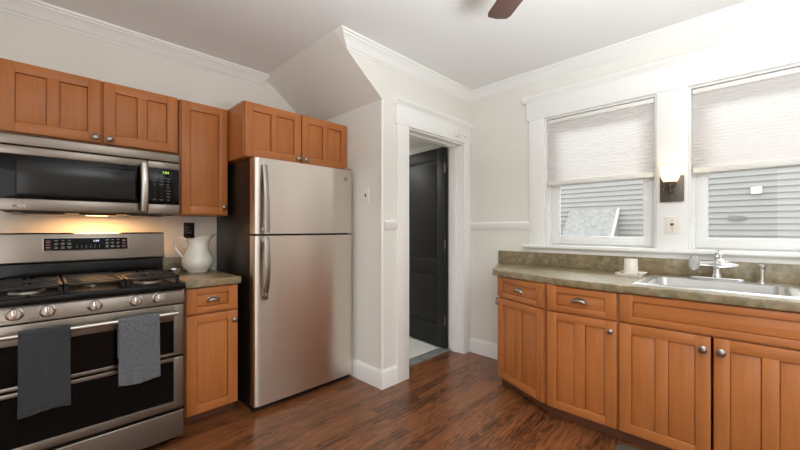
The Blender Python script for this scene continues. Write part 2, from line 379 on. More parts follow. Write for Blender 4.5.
# door casing
dc = MB()
dc.box(1.958, 2.09, YD - 0.02, YD, 0, 2.04, bev=0.003)
dc.box(2.868, XW - 0.004, YD - 0.02, YD, 0, 2.04, bev=0.003)
dc.box(2.89, 2.90, YD - 0.026, YD - 0.01, 0, 2.04, bev=0.003)
dc.box(1.942, XW - 0.002, YD - 0.026, YD, 2.036, 2.195, bev=0.003)
dc.prism([(YD, 2.19), (YD - 0.03, 2.19), (YD - 0.036, 2.2), (YD - 0.05, 2.21), (YD - 0.056, 2.222), (YD - 0.056, 2.232), (YD, 2.232)], 1.925, XW - 0.002, 'x')
dc.box(2.08, 2.092, YD - 0.005, YD + 0.17, 0, 2.036).box(2.868, 2.88, YD - 0.005, YD + 0.17, 0, 2.036).box(2.092, 2.868, YD - 0.005, YD + 0.17, 2.024, 2.036)
dc.box(2.856, 2.868, YD + 0.07, YD + 0.10, 0, 2.024).box(2.092, 2.868, YD + 0.07, YD + 0.10, 2.012, 2.024)
struct(dc.build('trim_8', 'trim'))
# window casing, stool and apron
wc = MB()
xf = XW - 0.02
wc.box(xf, XW, WO[0][0], 1.362, WZ0, WZ1 + 0.005, bev=0.003)
wc.box(xf, XW, WO[1][0], WO[0][1], WZ0, WZ1 + 0.005, bev=0.003)
wc.box(xf, XW, WO[1][1] - 0.132, WO[1][1], WZ0, WZ1 + 0.005, bev=0.003)
wc.box(xf - 0.006, XW, WO[1][1] - 0.15, 1.38, WZ1, 2.305, bev=0.003)
wc.prism([(XW, 2.30), (xf - 0.01, 2.30), (xf - 0.016, 2.312), (xf - 0.034, 2.322), (xf - 0.04, 2.332), (xf - 0.04, 2.342), (XW, 2.342)], WO[1][1] - 0.18, 1.412, 'y')
struct(wc.build('trim_9', 'trim'))
st = MB().box(XW - 0.062, XW + 0.075, WO[1][1] - 0.17, 1.40, 1.052, 1.077, bev=0.006)
st.prism([(XW, 1.012), (XW - 0.016, 1.012), (XW - 0.016, 1.035), (XW - 0.03, 1.052), (XW, 1.052)], WO[1][1] - 0.13, 1.362, 'y')
struct(st.build('trim_10', 'trim'))

# windows: lower sash in sight, upper sash behind the shade
def window(n, ya, yb):
    f = MB()
    x0, x1 = XW + 0.0, XW + 0.15
    f.box(x0, x1, ya - 0.014, ya, WZ0, WZ1).box(x0, x1, yb, yb + 0.014, WZ0, WZ1).box(x0, x1, yb + 0.014, ya - 0.014, WZ1 - 0.014, WZ1).box(XW + 0.076, x1, yb + 0.014, ya - 0.014, WZ0, WZ0 + 0.03, bev=0.004)
    f.box(XW + 0.05, XW + 0.062, ya - 0.03, ya - 0.014, WZ0, WZ1 - 0.014).box(XW + 0.05, XW + 0.062, yb + 0.014, yb + 0.03, WZ0, WZ1 - 0.014)
    o = struct(f.build('window_%d' % n, 'vinyl'))
    a, b = ya - 0.017, yb + 0.017
    def sash(name, xs, z0, z1):
        m = MB()
        m.box(xs, xs + 0.035, a - 0.075, a, z0, z1, bev=0.004).box(xs, xs + 0.035, b, b + 0.075, z0, z1, bev=0.004)
        m.box(xs, xs + 0.035, b + 0.07, a - 0.07, z0, z0 + 0.065, bev=0.004).box(xs, xs + 0.035, b + 0.07, a - 0.07, z1 - 0.045, z1, bev=0.004)
        sa = m.build(name, 'vinyl', o)
        MB().box(xs + 0.014, xs + 0.018, b + 0.07, a - 0.07, z0 + 0.06, z1 - 0.04).build('pane', 'glass', sa)
    sash('sash', XW + 0.066, WZ0 + 0.012, 1.63)
    sash('sash', XW + 0.104, 1.59, WZ1 - 0.016)
window(1, *WO[0]); window(2, *WO[1])

# cellular shades
def shade(ya, yb, zb, label):
    t = thing('cellular_shade', label, 'window shade', (XW + 0.025, (ya + yb) / 2, zb), 0, 'pleated window shades')
    hw = (ya - yb) / 2 - 0.018
    zt = WZ1 - 0.02
    MB().box(-0.02, 0.02, -hw, hw, zt - 0.03 - zb, zt - zb, bev=0.004).build('headrail', 'whiteplastic', t)
    MB().box(-0.018, 0.018, -hw, hw, 0, 0.036, bev=0.005).build('bottom_rail', 'whiteplastic', t)
    z0, z1 = 0.036, zt - 0.03 - zb; n = 23; p = (z1 - z0) / n
    fr, bk = [], []
    for i in range(n):
        fr += [(-0.004, z0 + p * i), (-0.0075, z0 + p * (i + 0.5))]; bk += [(0.004, z0 + p * i), (0.013, z0 + p * (i + 0.5))]
    fr.append((-0.004, z1)); bk.append((0.004, z1))
    m = MB()
    for prof in (fr,):
        for a, b in zip(prof, prof[1:]):
            v = [m.bm.verts.new(c) for c in ((a[0], -hw, a[1]), (a[0], hw, a[1]), (b[0], hw, b[1]), (b[0], -hw, b[1]))]
            m.bm.faces.new(v)
    m.build('pleated_fabric', 'shade', t, ang=10)
shade(*WO[0], 1.572, 'white pleated shade half lowered over the window left of the wall lamp')
shade(*WO[1], 1.572, 'white pleated shade half lowered over the window right of the wall lamp')

# ------------------------------------------------------------------ outside
hx = 8.3
h = thing('neighbor_house', 'pale grey lap sided house seen through both window panes', 'house', (hx, 1.0, -1.0))
m = MB(); c = 0.1
for i in range(60):
    z = i * c
    m.prism([(0.0, z), (-0.034, z), (-0.030, z + 0.012), (-0.004, z + c), (0.0, z + c)], -9, 9, 'y')
m.box(0.0, 0.2, -9, 9, 0, 6.0); m.build('siding', 'siding', h)
MB().box(-0.10, -0.01, -1.14, -1.01, 2.79, 2.90, bev=0.01).build('junction_box', 'vinyl', h)
vt = MB().box(-0.06, -0.01, -0.94, -0.74, 2.37, 2.44, bev=0.004)
for k in range(3): vt.box(-0.075, -0.06, -0.93, -0.75, 2.378 + k * 0.02, 2.388 + k * 0.02)
vt.build('vent', 'marble', h)
lt = thing('lean_to', 'small grey shingled lean-to roof with white edge against the sided house', 'lean-to', (hx - 0.045, 2.35, -1.0))
MB().prism([(-0.45, 0), (0, 0), (0, 2.55), (-0.45, 2.05)], -0.44, 0.44, 'y').build('wall', 'siding', lt)
MB().prism([(-0.55, 1.98), (-0.55, 1.93), (0, 2.56), (0, 2.63)], -0.43, 0.5, 'y').build('roof', 'shingle', lt)
MB().prism([(-0.56, 1.99), (-0.56, 1.91), (0, 2.54), (0, 2.64)], -0.46, -0.43, 'y').build('edge_board', 'vinyl', lt)
struct(MB().box(XW + 0.2, 20, -12, 14, -1.1, -1.0).build('ground', 'ground'))

# ------------------------------------------------------------------ hardware
def knob(parent, x, z, y=0.0, s=1.0, m='pewter'):
    return MB().lathe([(0.0075 * s, 0), (0.006 * s, 0.004), (0.0055 * s, 0.012), (0.012 * s, 0.016), (0.0165 * s, 0.021), (0.0165 * s, 0.025), (0.012 * s, 0.030), (0.005 * s, 0.032)], (x, y, z), '-y', 20).build('knob', m, parent)
def cup_pull(parent, x, z, y=0.0, wd=0.078):
    hw = wd / 2
    m = MB()
    def fn(u, v):
        a = math.pi * u; e = v * math.pi / 2      # u along the width, v from wall rim to front lip
        return Vector((x - hw * math.cos(a) * (1 - 0.18 * v), y - 0.002 - 0.024 * math.sin(e) * (0.35 + 0.65 * math.sin(a)), z - 0.012 + 0.030 * math.sin(a) * math.cos(e * 0.75)))
    m.grid(fn, 18, 8)
    m.tube([(x - hw - 0.004, y - 0.003, z - 0.012), (x - hw * 0.7, y - 0.003, z + 0.014), (x, y - 0.003, z + 0.021), (x + hw * 0.7, y - 0.003, z + 0.014), (x + hw + 0.004, y - 0.003, z - 0.012)], 0.003, 8)
    o = m.build('cup_pull', 'pewter', parent)
    sd = o.modifiers.new('thickness', 'SOLIDIFY'); sd.thickness = 0.002
    return o

def panel_door(parent, name, x0, x1, z0, z1, y=0.0, t=0.02, st=0.055, rl=0.055, mid=0.05, split=True):
    """a frame and panel front; its face is at y-t"""
    m = MB(); b = 0.0025
    m.box(x0, x0 + st, y - t, y, z0, z1, 0, b).box(x1 - st, x1, y - t, y, z0, z1, 0, b)
    m.box(x0 + st - 0.001, x1 - st + 0.001, y - t, y, z1 - rl, z1, 1, b).box(x0 + st - 0.001, x1 - st + 0.001, y - t, y, z0, z0 + rl, 1, b)
    if split:
        xm = (x0 + x1) / 2; m.box(xm - mid / 2, xm + mid / 2, y - t, y, z0 + rl - 0.001, z1 - rl + 0.001, 0, b)
    mi = 1 if (x1 - x0) > 2.0 * (z1 - z0) else 0; g = 0.0028
    m.box(x0 + st - 0.006, x1 - st + 0.006, y - t + 0.016, y - 0.001, z0 + rl - 0.006, z1 - rl + 0.006, mi)
    spans = [(x0 + st + g, x1 - st - g)] if not split else [(x0 + st + g, xm - mid / 2 - g), (xm + mid / 2 + g, x1 - st - g)]
    for a, c in spans: m.box(a, c, y - t + 0.009, y - t + 0.017, z0 + rl + g, z1 - rl - g, mi, 0.0012)
    return m.build(name, ['woodv', 'woodh'], parent)

# ------------------------------------------------------------------ range wall: wall cabinets
def carcass(parent, w_, d, z0, z1, y=0.0, frame=True):
    m = MB().box(0, w_, y, y + d, z0, z1, 0, 0.0015)
    return m.build('carcass', ['woodv'], parent)

c1 = thing('wall_cabinet', 'two-door maple wall cabinet above the microwave', 'cabinet', (-0.165, 2.70, 1.704), 0, 'stained maple cabinets')
carcass(c1, 0.80, 0.325, 0, 0.372)
d = panel_door(c1, 'door', 0.012, 0.404, 0.006, 0.368); knob(d, 0.38, 0.032, -0.02, 1.1)
d = panel_door(c1, 'door', 0.418, 0.79, 0.006, 0.368); knob(d, 0.442, 0.032, -0.02, 1.1)

c2 = thing('wall_cabinet', 'tall narrow single-door maple wall cabinet between microwave and refrigerator', 'cabinet', (0.642, 2.70, 1.305), 0, 'stained maple cabinets')
carcass(c2, 0.307, 0.325, 0, 0.77)
d = panel_door(c2, 'door', 0.008, 0.299, 0.006, 0.764, split=False); knob(d, 0.272, 0.06, -0.02)

c3 = thing('wall_cabinet', 'deep two-door maple wall cabinet mounted above the refrigerator', 'cabinet', (0.952, 2.425, 1.70), 0, 'stained maple cabinets')
carcass(c3, 0.85, 0.60, 0, 0.376)
d = panel_door(c3, 'door', 0.006, 0.422, 0.004, 0.372); knob(d, 0.395, 0.035, -0.02, 1.1)
d = panel_door(c3, 'door', 0.430, 0.846, 0.004, 0.372); knob(d, 0.457, 0.035, -0.02, 1.1)

# base cabinet left of the refrigerator
b1 = thing('base_cabinet', 'narrow maple base cabinet between range and refrigerator', 'cabinet', (0.603, 2.425, 0), 0, 'stained maple cabinets')
carcass(b1, 0.312, 0.60, 0.07, 0.852)
MB().box(0.0, 0.312, 0.07, 0.59, 0, 0.07).build('toe_kick', 'toe', b1)
d = panel_door(b1, 'drawer', 0.006, 0.306, 0.690, 0.845, st=0.058, rl=0.04, split=False); cup_pull(d, 0.156, 0.765, -0.012)
d = panel_door(b1, 'door', 0.006, 0.306, 0.076, 0.680, split=False, st=0.06); knob(d, 0.28, 0.62, -0.02)

ct = thing('countertop', 'short olive stone-look countertop between range and refrigerator', 'countertop', (0.60, 2.385, 0.853))
MB().box(0, 0.325, 0, 0.645, 0, 0.045, 0, 0.006, 3).build('slab', 'laminate', ct)
MB().box(0, 0.325, 0.623, 0.645, 0.0452, 0.15, 0, 0.003).build('backsplash', 'laminate', ct)

# ------------------------------------------------------------------ microwave
mw = thing('microwave', 'stainless over-the-range microwave with black window under the wall cabinet', 'microwave', (-0.152, 2.62, 1.302))
W = 0.775
MB().box(0.004, W - 0.004, 0.03, 0.405, 0.0, 0.384, 0, 0.003).build('body', 'fridgeside', mw)
MB().box(0, W, -0.002, 0.05, 0.332, 0.386, 0, 0.006, 3).build('vent_strip', 'steel_shaded', mw)
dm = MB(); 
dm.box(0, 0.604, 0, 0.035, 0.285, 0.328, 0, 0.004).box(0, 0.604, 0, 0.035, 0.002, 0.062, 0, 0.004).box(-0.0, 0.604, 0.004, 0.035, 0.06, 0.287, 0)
dr = dm.build('door', 'steel_shaded', mw)
MB().box(0.001, 0.570, 0.0005, 0.01, 0.0625, 0.2845, 0, 0.001).build('glass_panel', 'blackgloss', dr)
MB().box(0.062, 0.545, -0.0008, 0.004, 0.085, 0.255, 0, 0.001).build('viewing_window', 'window_dark', dr)
hm = MB().tube([(0.588, -0.004 - 0.032 * math.sin(math.pi * (0.12 + 0.76 * i / 14)), 0.018 + 0.29 * i / 14) for i in range(15)], 0.019, 12, flat=0.42, up=Vector((1, 0, 0)))
hm.box(0.576, 0.600, -0.016, 0.006, 0.018, 0.042, 0, 0.003).box(0.576, 0.600, -0.016, 0.006, 0.285, 0.309, 0, 0.003)
hm.build('handle', 'nickel', dr)
cp = MB().box(0.607, W, 0, 0.035, 0.285, 0.328, 0, 0.004).box(0.607, W, 0, 0.035, 0.002, 0.062, 0, 0.004).box(0.607, W, 0.004, 0.035, 0.06, 0.287, 0).build('control_housing', 'steel_shaded', mw)
MB().box(0.609, W - 0.001, 0.0005, 0.01, 0.0625, 0.2845, 0, 0.001).build('control_panel', 'blackgloss', cp)
text('clock', '1:54', 0.021, (0.700, -0.0002, 0.262), (R(90), 0, 0), 'led_green', cp)
rnd = random.Random(3)
for r_ in range(8):
    for q in range(3):
        x = 0.642 + q * 0.036; z = 0.225 - r_ * 0.019
        wd = 0.008 + 0.006 * rnd.random() if r_ in (0, 1, 2, 7) or q == 2 else 0.003
        km = MB().box(x - wd, x + wd, -0.0004, 0.001, z, z + 0.003)
        if r_ in (0, 1, 2, 7) or q == 2: km.box(x - wd * 0.7, x + wd * 0.8, -0.0004, 0.001, z - 0.005, z - 0.002)
        km.build('key_marking', 'legend_dim', cp)
lg = MB().lathe([(0.0085, 0), (0.0085, 0.001), (0.0065, 0.001), (0.0065, 0)], (0.056, -0.0002, 0.026), '-y', 20)
lg.box(0.0555, 0.0567, -0.0012, 0, 0.022, 0.031).box(0.0567, 0.060, -0.0012, 0, 0.022, 0.0232)
lg.build('emblem', 'whiteplastic', dr)
text('brand_lettering', 'LG', 0.020, (0.083, -0.0006, 0.026), (R(90), 0, 0), 'whiteplastic', dr)
um = MB().box(0.03, W - 0.03, 0.04, 0.40, -0.006, 0.0)
for x in (0.08, 0.30, 0.53): um.box(x, x + 0.16, 0.05, 0.17, -0.012, -0.006, 0, 0.002)
um.build('grease_filter', 'black', mw)
MB().box(0.34, 0.44, 0.205, 0.265, -0.012, -0.004, 0, 0.002).build('cooktop_lamp', 'bulb_lens', mw)
lamp('cooktop_lamp_light', 'AREA', (-0.143 + 0.39, 2.62 + 0.20, 1.285), 4.2, (1, 0.52, 0.20), (0, 0, 0), shape='RECTANGLE', size=0.22, size_y=0.05)

# ------------------------------------------------------------------ range
rg = thing('range', 'stainless double-oven gas range with black cooktop', 'stove', (-0.189, 2.30, 0))
W = 0.76
MB().box(0.0, W, 0.045, 0.69, 0.03, 0.872).build('body', 'fridgeside', rg)
for x in (0.05, W - 0.05): 
    for y in (0.10, 0.62): MB().cyl((x, y, 0), 0.018, 0.03).build('foot', 'black', rg)
cpn = MB().prism([(-0.012, 0.793), (0.045, 0.793), (0.045, 0.870), (0.004, 0.870)], 0, W, 'x', 0, 0.003).build('control_panel', 'steel_shaded', rg)
for x in (0.104, 0.206, 0.372, 0.535, 0.636):
    k = MB().lathe([(0.030, 0), (0.030, 0.004), (0.024, 0.008), (0.0235, 0.022), (0.020, 0.026)], (x, -0.004, 0.836), '-y', 28)
    k.box(x - 0.008, x + 0.008, -0.040, -0.026, 0.816, 0.858, 0, 0.004)
    kk = k.build('knob', 'bright_metal', rg)
    MB().box(x - 0.0018, x + 0.0018, -0.0408, -0.038, 0.843, 0.856).build('pointer', 'legend_red', kk)
for x in (0.066, 0.17, 0.335, 0.50, 0.60, 0.70): MB().box(x - 0.014, x + 0.010, -0.0105, -0.006, 0.806, 0.8085).build('burner_marking', 'legend_dim', cpn)
ck = MB().box(-0.004, W + 0.004, -0.022, 0.60, 0.870, 0.905, 0, 0.008, 3)
ck.box(0.0, W, 0.56, 0.69, 0.86, 0.91)
ck = ck.build('cooktop', 'enamel', rg)
# burners
for x, y, r_ in ((0.14, 0.17, 0.045), (0.14, 0.42, 0.035), (0.62, 0.17, 0.050), (0.62, 0.42, 0.035)):
    bb = MB().lathe([(r_ * 1.45, 0), (r_ * 1.4, 0.010), (r_ * 0.95, 0.012)], (x, y, 0.903), 'z', 24).build('burner', 'nickel', rg)
    MB().lathe([(r_, 0), (r_ * 1.0, 0.007), (r_ * 0.8, 0.010)], (x, y, 0.9152), 'z', 24).build('burner_cap', 'iron', bb)
ob = MB()
pts = [(0.045 * math.cos(a), 0.12 * math.sin(a) * 0.9) for a in [2 * math.pi * i / 28 for i in range(28)]]
ob.prism([(0.38 + p[0], 0.29 + p[1]) for p in pts], 0.903, 0.914, 'z')
ob = ob.build('burner', 'nickel', rg)
MB().prism([(0.38 + p[0] * 0.8, 0.29 + p[1] * 0.85) for p in pts], 0.9142, 0.922, 'z', 0, 0.002).build('burner_cap', 'iron', ob)
# grates: frame, feet, fingers
def grate(x0, x1, kind):
    g = MB(); y0, y1, z0, z1 = 0.03, 0.55, 0.936, 0.947; b = 0.0025
    for x in (x0, x1 - 0.014): g.box(x, x + 0.014, y0, y1, z0 - 0.004, z1, 0, b)
    for y in (y0, y1 - 0.014): g.box(x0, x1, y, y + 0.014, z0 - 0.004, z1, 0, b)
    for x in (x0, x1 - 0.016):
        for y in (y0, y1 - 0.016): g.box(x, x + 0.016, y, y + 0.016, 0.904, z0, 0, 0.002)
    xm = (x0 + x1) / 2
    if kind == 'side':
        g.box(x0, x1, (y0 + y1) / 2 - 0.007, (y0 + y1) / 2 + 0.007, z0, z1, 0, b)
        for yc in (0.17, 0.42):
            for k in (-0.075, 0.0, 0.075):
                if k == 0:
                    g.box(x0 + 0.008, xm - 0.022, yc - 0.005, yc + 0.005, z0, z1 + 0.002, 0, b).box(xm + 0.022, x1 - 0.008, yc - 0.005, yc + 0.005, z0, z1 + 0.002, 0, b)
                else:
                    g.box(x0 + 0.008, x1 - 0.008, yc + k - 0.004, yc + k + 0.004, z0, z1 + 0.002, 0, b)
            g.box(xm - 0.005, xm + 0.005, yc - 0.11, yc - 0.022, z0, z1 + 0.002, 0, b).box(xm - 0.005, xm + 0.005, yc + 0.022, yc + 0.11, z0, z1 + 0.002, 0, b)
    else:
        for k in range(7):
            y = y0 + 0.07 + k * 0.063; g.box(x0 + 0.008, x1 - 0.008, y - 0.005, y + 0.005, z0, z1 + 0.002, 0, b)
    return g.build('grate', 'iron', rg)
grate(0.016, 0.258, 'side'); grate(0.264, 0.496, 'mid'); grate(0.502, 0.744, 'side')
# backguard
MB().box(0.004, W - 0.004, 0.482, 0.60, 0.903, 1.022, 0, 0.003).build('vent_panel', 'enamel', rg)
bgd = MB().prism([(0.470, 1.020), (0.462, 1.03), (0.474, 1.180), (0.482, 1.188), (0.60, 1.188), (0.60, 1.020)], 0, W, 'x', 0, 0.002).build('backguard', 'steel_shaded', rg)
tilt = math.atan2(0.012, 0.15)
def on_bg(z): return 0.462 + (z - 1.03) * 0.08
dsp = MB().prism([(on_bg(1.085) - 0.003, 1.085), (on_bg(1.161) - 0.003, 1.161), (on_bg(1.161) + 0.003, 1.161), (on_bg(1.085) + 0.003, 1.085)], 0.192, 0.568, 'x', 0, 0.002).build('display_frame', 'nickel', rg)
dsg = MB().prism([(on_bg(1.088) - 0.0045, 1.088), (on_bg(1.158) - 0.0045, 1.158), (on_bg(1.158) + 0.003, 1.158), (on_bg(1.088) + 0.003, 1.088)], 0.195, 0.565, 'x').build('display_glass', 'blackgloss', dsp)
rnd = random.Random(5)
km, kr = 'legend', 'legend_red'
def bar(mm_, x, z, wd, hh=0.0035): MB().prism([(on_bg(z) - 0.0052, z), (on_bg(z + hh) - 0.0052, z + hh), (on_bg(z + hh) - 0.004, z + hh), (on_bg(z) - 0.004, z)], x - wd / 2, x + wd / 2, 'x').build('key_marking', mm_, dsp)
for z in (1.100, 1.107, 1.121, 1.128, 1.143):
    for x in (0.245, 0.272, 0.299): bar(km, x, z, 0.010 + 0.008 * rnd.random())
    for x in (0.466, 0.492, 0.518): bar(km, x, z, 0.010 + 0.008 * rnd.random())
for x in (0.332, 0.352, 0.372, 0.392, 0.410, 0.430): bar(km, x, 1.103, 0.004); bar(km, x, 1.112, 0.003)
for x in (0.213, 0.546):
    for z in (1.098, 1.118, 1.124, 1.143): bar(kr, x, z, 0.018)
    bar(km, x, 1.106, 0.020); bar(km, x, 1.135, 0.016)
text('clock', '1:54', 0.016, (0.415, on_bg(1.140) - 0.0052, 1.140), (R(90) - tilt, 0, 0), 'led_white', dsp)
# oven doors
def oven_door(z0, z1, g0, g1):
    m = MB()
    m.box(0.0, 0.052, 0, 0.043, z0, z1, 0, 0.006, 3).box(W - 0.052, W, 0, 0.043, z0, z1, 0, 0.006, 3)
    m.box(0.046, W - 0.046, 0, 0.043, g1, z1, 0, 0.003).box(0.046, W - 0.046, 0, 0.043, z0, g0, 0, 0.003)
    m.box(0.046, W - 0.046, 0.006, 0.043, g0 - 0.004, g1 + 0.004)
    o = m.build('oven_door', 'steel_shaded', rg)
    MB().box(0.051, W - 0.051, 0.0015, 0.008, g0 - 0.001, g1 + 0.001).build('oven_window', 'blackgloss', o)
    return o
ud = oven_door(0.498, 0.785, 0.516, 0.695)
oven_door(0.200, 0.488, 0.243, 0.468)
hb = MB().tube([(0.045, -0.064, 0.748), (0.38, -0.064, 0.748), (W - 0.045, -0.064, 0.748)], 0.0115, 16, up=Vector((0, 0, 1)))
for x in (0.062, W - 0.062): hb.tube([(x, -0.064, 0.748), (x, -0.03, 0.746), (x, 0.002, 0.742)], 0.009, 10)
hb.build('handle', 'nickel', ud)
MB().box(0.0, W, 0.002, 0.045, 0.035, 0.182, 0, 0.006, 3).build('storage_drawer', 'steel_shaded', rg)

# towels over the oven handle
def towel(name, label, xc, wd, zfront, zback, m, seed, layers=1):
    t = thing(name, label, 'towel', (xc, 2.236, 0.748), 0)
    rr = 0.0150
    mb = MB(); rnd = random.Random(seed); ph = [rnd.random() * 6 for _ in range(4)]
    def make(off, zf, zb, wd):
        Lf = 0.748 - zf; Lb = 0.748 - zb; arc = math.pi * (rr + off); T = Lf + arc + Lb
        def fn(u, v):
            s_ = v * T; x = (u - 0.5) * wd
            if s_ < Lf: y, z = -(rr + off), -(Lf - s_); dn = (Lf - s_) / Lf
            elif s_ < Lf + arc:
                a = (s_ - Lf) / (rr + off); y, z = -(rr + off) * math.cos(a), (rr + off) * math.sin(a); dn = 0
            else: y, z = (rr + off), -(s_ - Lf - arc); dn = 0
            wv = dn * (0.004 * math.sin(9 * u + ph[0] + 2.0 * dn) + 0.0025 * math.sin(17 * u + ph[1]))
            x *= 1 - 0.05 * dn * (1 - dn) + 0.02 * dn
            return Vector((x, y - abs(wv) - 0.004 * dn, z + dn * 0.006 * math.sin(5 * u + ph[2])))
        mb.grid(fn, 24, 60)
    make(0.0, zfront, zback, wd)
    if layers > 1: make(0.0045, zfront + 0.024, zback + 0.02, wd * 0.995)
    o = mb.build('cloth', m, t, ang=70)
    sd = o.modifiers.new('thickness', 'SOLIDIFY'); sd.thickness = 0.003; sd.offset = 1
    return t
towel('towel', 'charcoal dish towel hanging over left end of the oven handle', 0.010, 0.165, 0.405, 0.56, 'towel_dark', 1, 2)
towel('towel', 'heather grey dish towel hanging near the right end of the oven handle', 0.352, 0.172, 0.430, 0.56, 'towel_grey', 4, 1)

# ------------------------------------------------------------------ refrigerator
fr = thing('refrigerator', 'stainless top-freezer refrigerator with black sides', 'refrigerator', (0.972, 2.285, 0))
W = 0.802
MB().box(0.0, W - 0.002, 0.085, 0.72, 0.05, 1.675, 0, 0.006).build('cabinet_shell', 'fridgeside', fr)
MB().box(0.01, W - 0.01, 0.05, 0.70, 0.0, 0.05).build('base_grille', 'black', fr)
def curved_door(name, z0, z1):
    xs = [0, 0.0008, 0.003, 0.007, 0.012, 0.019, 0.027, 0.035, 0.07, 0.15, 0.25, 0.35]
    xs = xs + [W / 2] + [W - x for x in xs[::-1]]
    poly = []
    for x in xs:
        e = min(x, W - x); u = x / W
        y = 0.0 if e > 0.035 else 0.020 * (1 - math.sqrt(max(0, 1 - ((0.035 - e) / 0.035) ** 2)))
        poly.append((x, y + 0.006 * (2 * u - 1) ** 2))
    poly += [(W, 0.078), (0, 0.078)]
    return MB().prism(poly, z0, z1, 'z').build(name, 'steel', fr, ang=40)
fd = curved_door('freezer_door', 1.178, 1.680); rd = curved_door('refrigerator_door', 0.044, 1.164)
MB().box(0.012, W - 0.012, 0.06, 0.09, 1.166, 1.180).build('door_gasket', 'black', fr)
def fhandle(parent, z0, z1, top):
    m = MB(); n = 16; pts = []
    for i in range(n + 1):
        u = i / n; z = z0 + (z1 - z0) * u; k = u if top else 1 - u    # k = 0 at the split between the doors
        if top: y = -0.006 - 0.040 * (1 - k) ** 0.8 - 0.008 * math.sin(math.pi * k)
        else: y = -0.034 - 0.022 * math.sin(math.pi * min(1, k * 1.1)) + 0.016 * max(0, k - 0.75) / 0.25
        pts.append((0.062, y, z))
    m.tube(pts, 0.0175, 12, flat=0.36, up=Vector((1, 0, 0)))
    zs = (z0 + 0.012, z1 - 0.035) if top else (z0 + 0.02, z1 - 0.035)
    for zz in zs: m.box(0.052, 0.072, -0.034 if (zz < z0 + 0.1 or not top) else -0.008, 0.008, zz, zz + 0.024, 0, 0.003)
    return m.build('handle', 'handle_steel', parent)
fhandle(fd, 1.186, 1.635, True); fhandle(rd, 0.745, 1.155, False)
MB().lathe([(0.017, 0), (0.017, 0.002), (0.013, 0.002), (0.012, 0.0012), (0.005, 0.0012), (0.004, 0.002)], (W - 0.078, 0.005, 1.606), '-y', 24).build('emblem', 'handle_steel', fd)
MB().box(W - 0.07, W - 0.01, 0.02, 0.12, 1.685, 1.697, 0, 0.004).build('hinge_cover', 'nickel', fr)
for x in (0.06, W - 0.06): MB().cyl((x, 0.10, 0), 0.02, 0.05).build('leveling_foot', 'black', fr)

# ------------------------------------------------------------------ pitcher on the left counter
pt = thing('pitcher', 'white glazed ceramic pitcher with loop handle on the short countertop', 'pitcher', (0.79, 2.835, 0.8985), R(-32))
prof = [(0.058, 0.0), (0.066, 0.004), (0.066, 0.012), (0.085, 0.028), (0.100, 0.055), (0.103, 0.080), (0.096, 0.110), (0.080, 0.145), (0.066, 0.178), (0.061, 0.205), (0.065, 0.228), (0.074, 0.245)]
mb = MB(); NS = 40; rings = []
def pring(r_, z):
    out = []
    for i in range(NS):
        a = 2 * math.pi * i / NS; k = max(0, math.cos(a)); t_ = max(0, (z - 0.15) / 0.095)
        rr = r_ * (1 + 0.55 * t_ ** 2 * k ** 5 - 0.05 * t_ * abs(math.sin(a)))
        zz = z + 0.022 * t_ * t_ * (math.cos(a)) * (1 if z > 0.2 else 0.3)
        out.append(Vector((rr * math.cos(a), rr * math.sin(a), zz)))
    return out
allp = prof + [(0.078, 0.249), (0.071, 0.245), (0.061, 0.228), (0.057, 0.205), (0.062, 0.178), (0.076, 0.145), (0.092, 0.110), (0.098, 0.08), (0.09, 0.05), (0.06, 0.02)]
for r_, z in allp: rings.append([mb.bm.verts.new(p) for p in pring(r_, z)])
for a, b in zip(rings, rings[1:]):
    for i in range(NS): mb.bm.faces.new((a[i], a[(i + 1) % NS], b[(i + 1) % NS], b[i]))
mb.bm.faces.new(rings[0][::-1]); mb.bm.faces.new(rings[-1])
mb.build('body', 'ceramic', pt, ang=60)
MB().tube([(-0.062, 0, 0.222), (-0.085, 0, 0.243), (-0.115, 0, 0.248), (-0.140, 0, 0.232), (-0.150, 0, 0.205), (-0.143, 0, 0.175), (-0.125, 0, 0.145), (-0.106, 0, 0.122), (-0.093, 0, 0.105)], [0.010, 0.009, 0.009, 0.009, 0.009, 0.009, 0.009, 0.010, 0.011], 12, up=Vector((0, 1, 0))).build('handle', 'ceramic', pt, ang=60)

# small shiny thing at the corner behind the range
sp = thing('spoon_rest', 'small shiny grey dish on the counter behind the range corner', 'dish', (0.635, 2.80, 0.8985))
MB().lathe([(0.018, 0), (0.03, 0.012), (0.036, 0.038), (0.033, 0.038), (0.027, 0.014), (0.012, 0.004)], (0, 0, 0), 'z', 20).build('bowl', 'sinksteel', sp)

# wall outlet behind the pitcher
ol = thing('wall_outlet', 'black wall outlet behind the white pitcher', 'outlet', (0.785, YR, 1.2))
MB().box(-0.036, 0.036, -0.006, 0, -0.058, 0.058, 0, 0.002).build('cover_plate', 'black', ol)
sk = MB()
for z in (-0.022, 0.022): sk.box(-0.017, 0.017, -0.009, -0.006, z - 0.015, z + 0.015, 0, 0.002)
sk = sk.build('sockets', 'enamel', ol)
for z in (-0.022, 0.022): MB().box(-0.008, -0.0055, -0.0096, -0.0088, z - 0.002, z + 0.008).box(0.0055, 0.008, -0.0096, -0.0088, z - 0.002, z + 0.008).build('slots', 'legend', ol)

# light switch on the recess wall
ls = thing('light_switch', 'white light switch plate beside the refrigerator on the narrow side wall', 'light switch', (XR, 2.165, 1.475))
MB().box(-0.006, 0, -0.036, 0.036, -0.058, 0.058, 0, 0.002).build('cover_plate', 'whiteplastic', ls)
MB().prism([(-0.006, -0.012), (-0.018, 0.004), (-0.016, 0.010), (-0.006, 0.012)], -0.005, 0.005, 'y').build('toggle', 'bronze', ls)

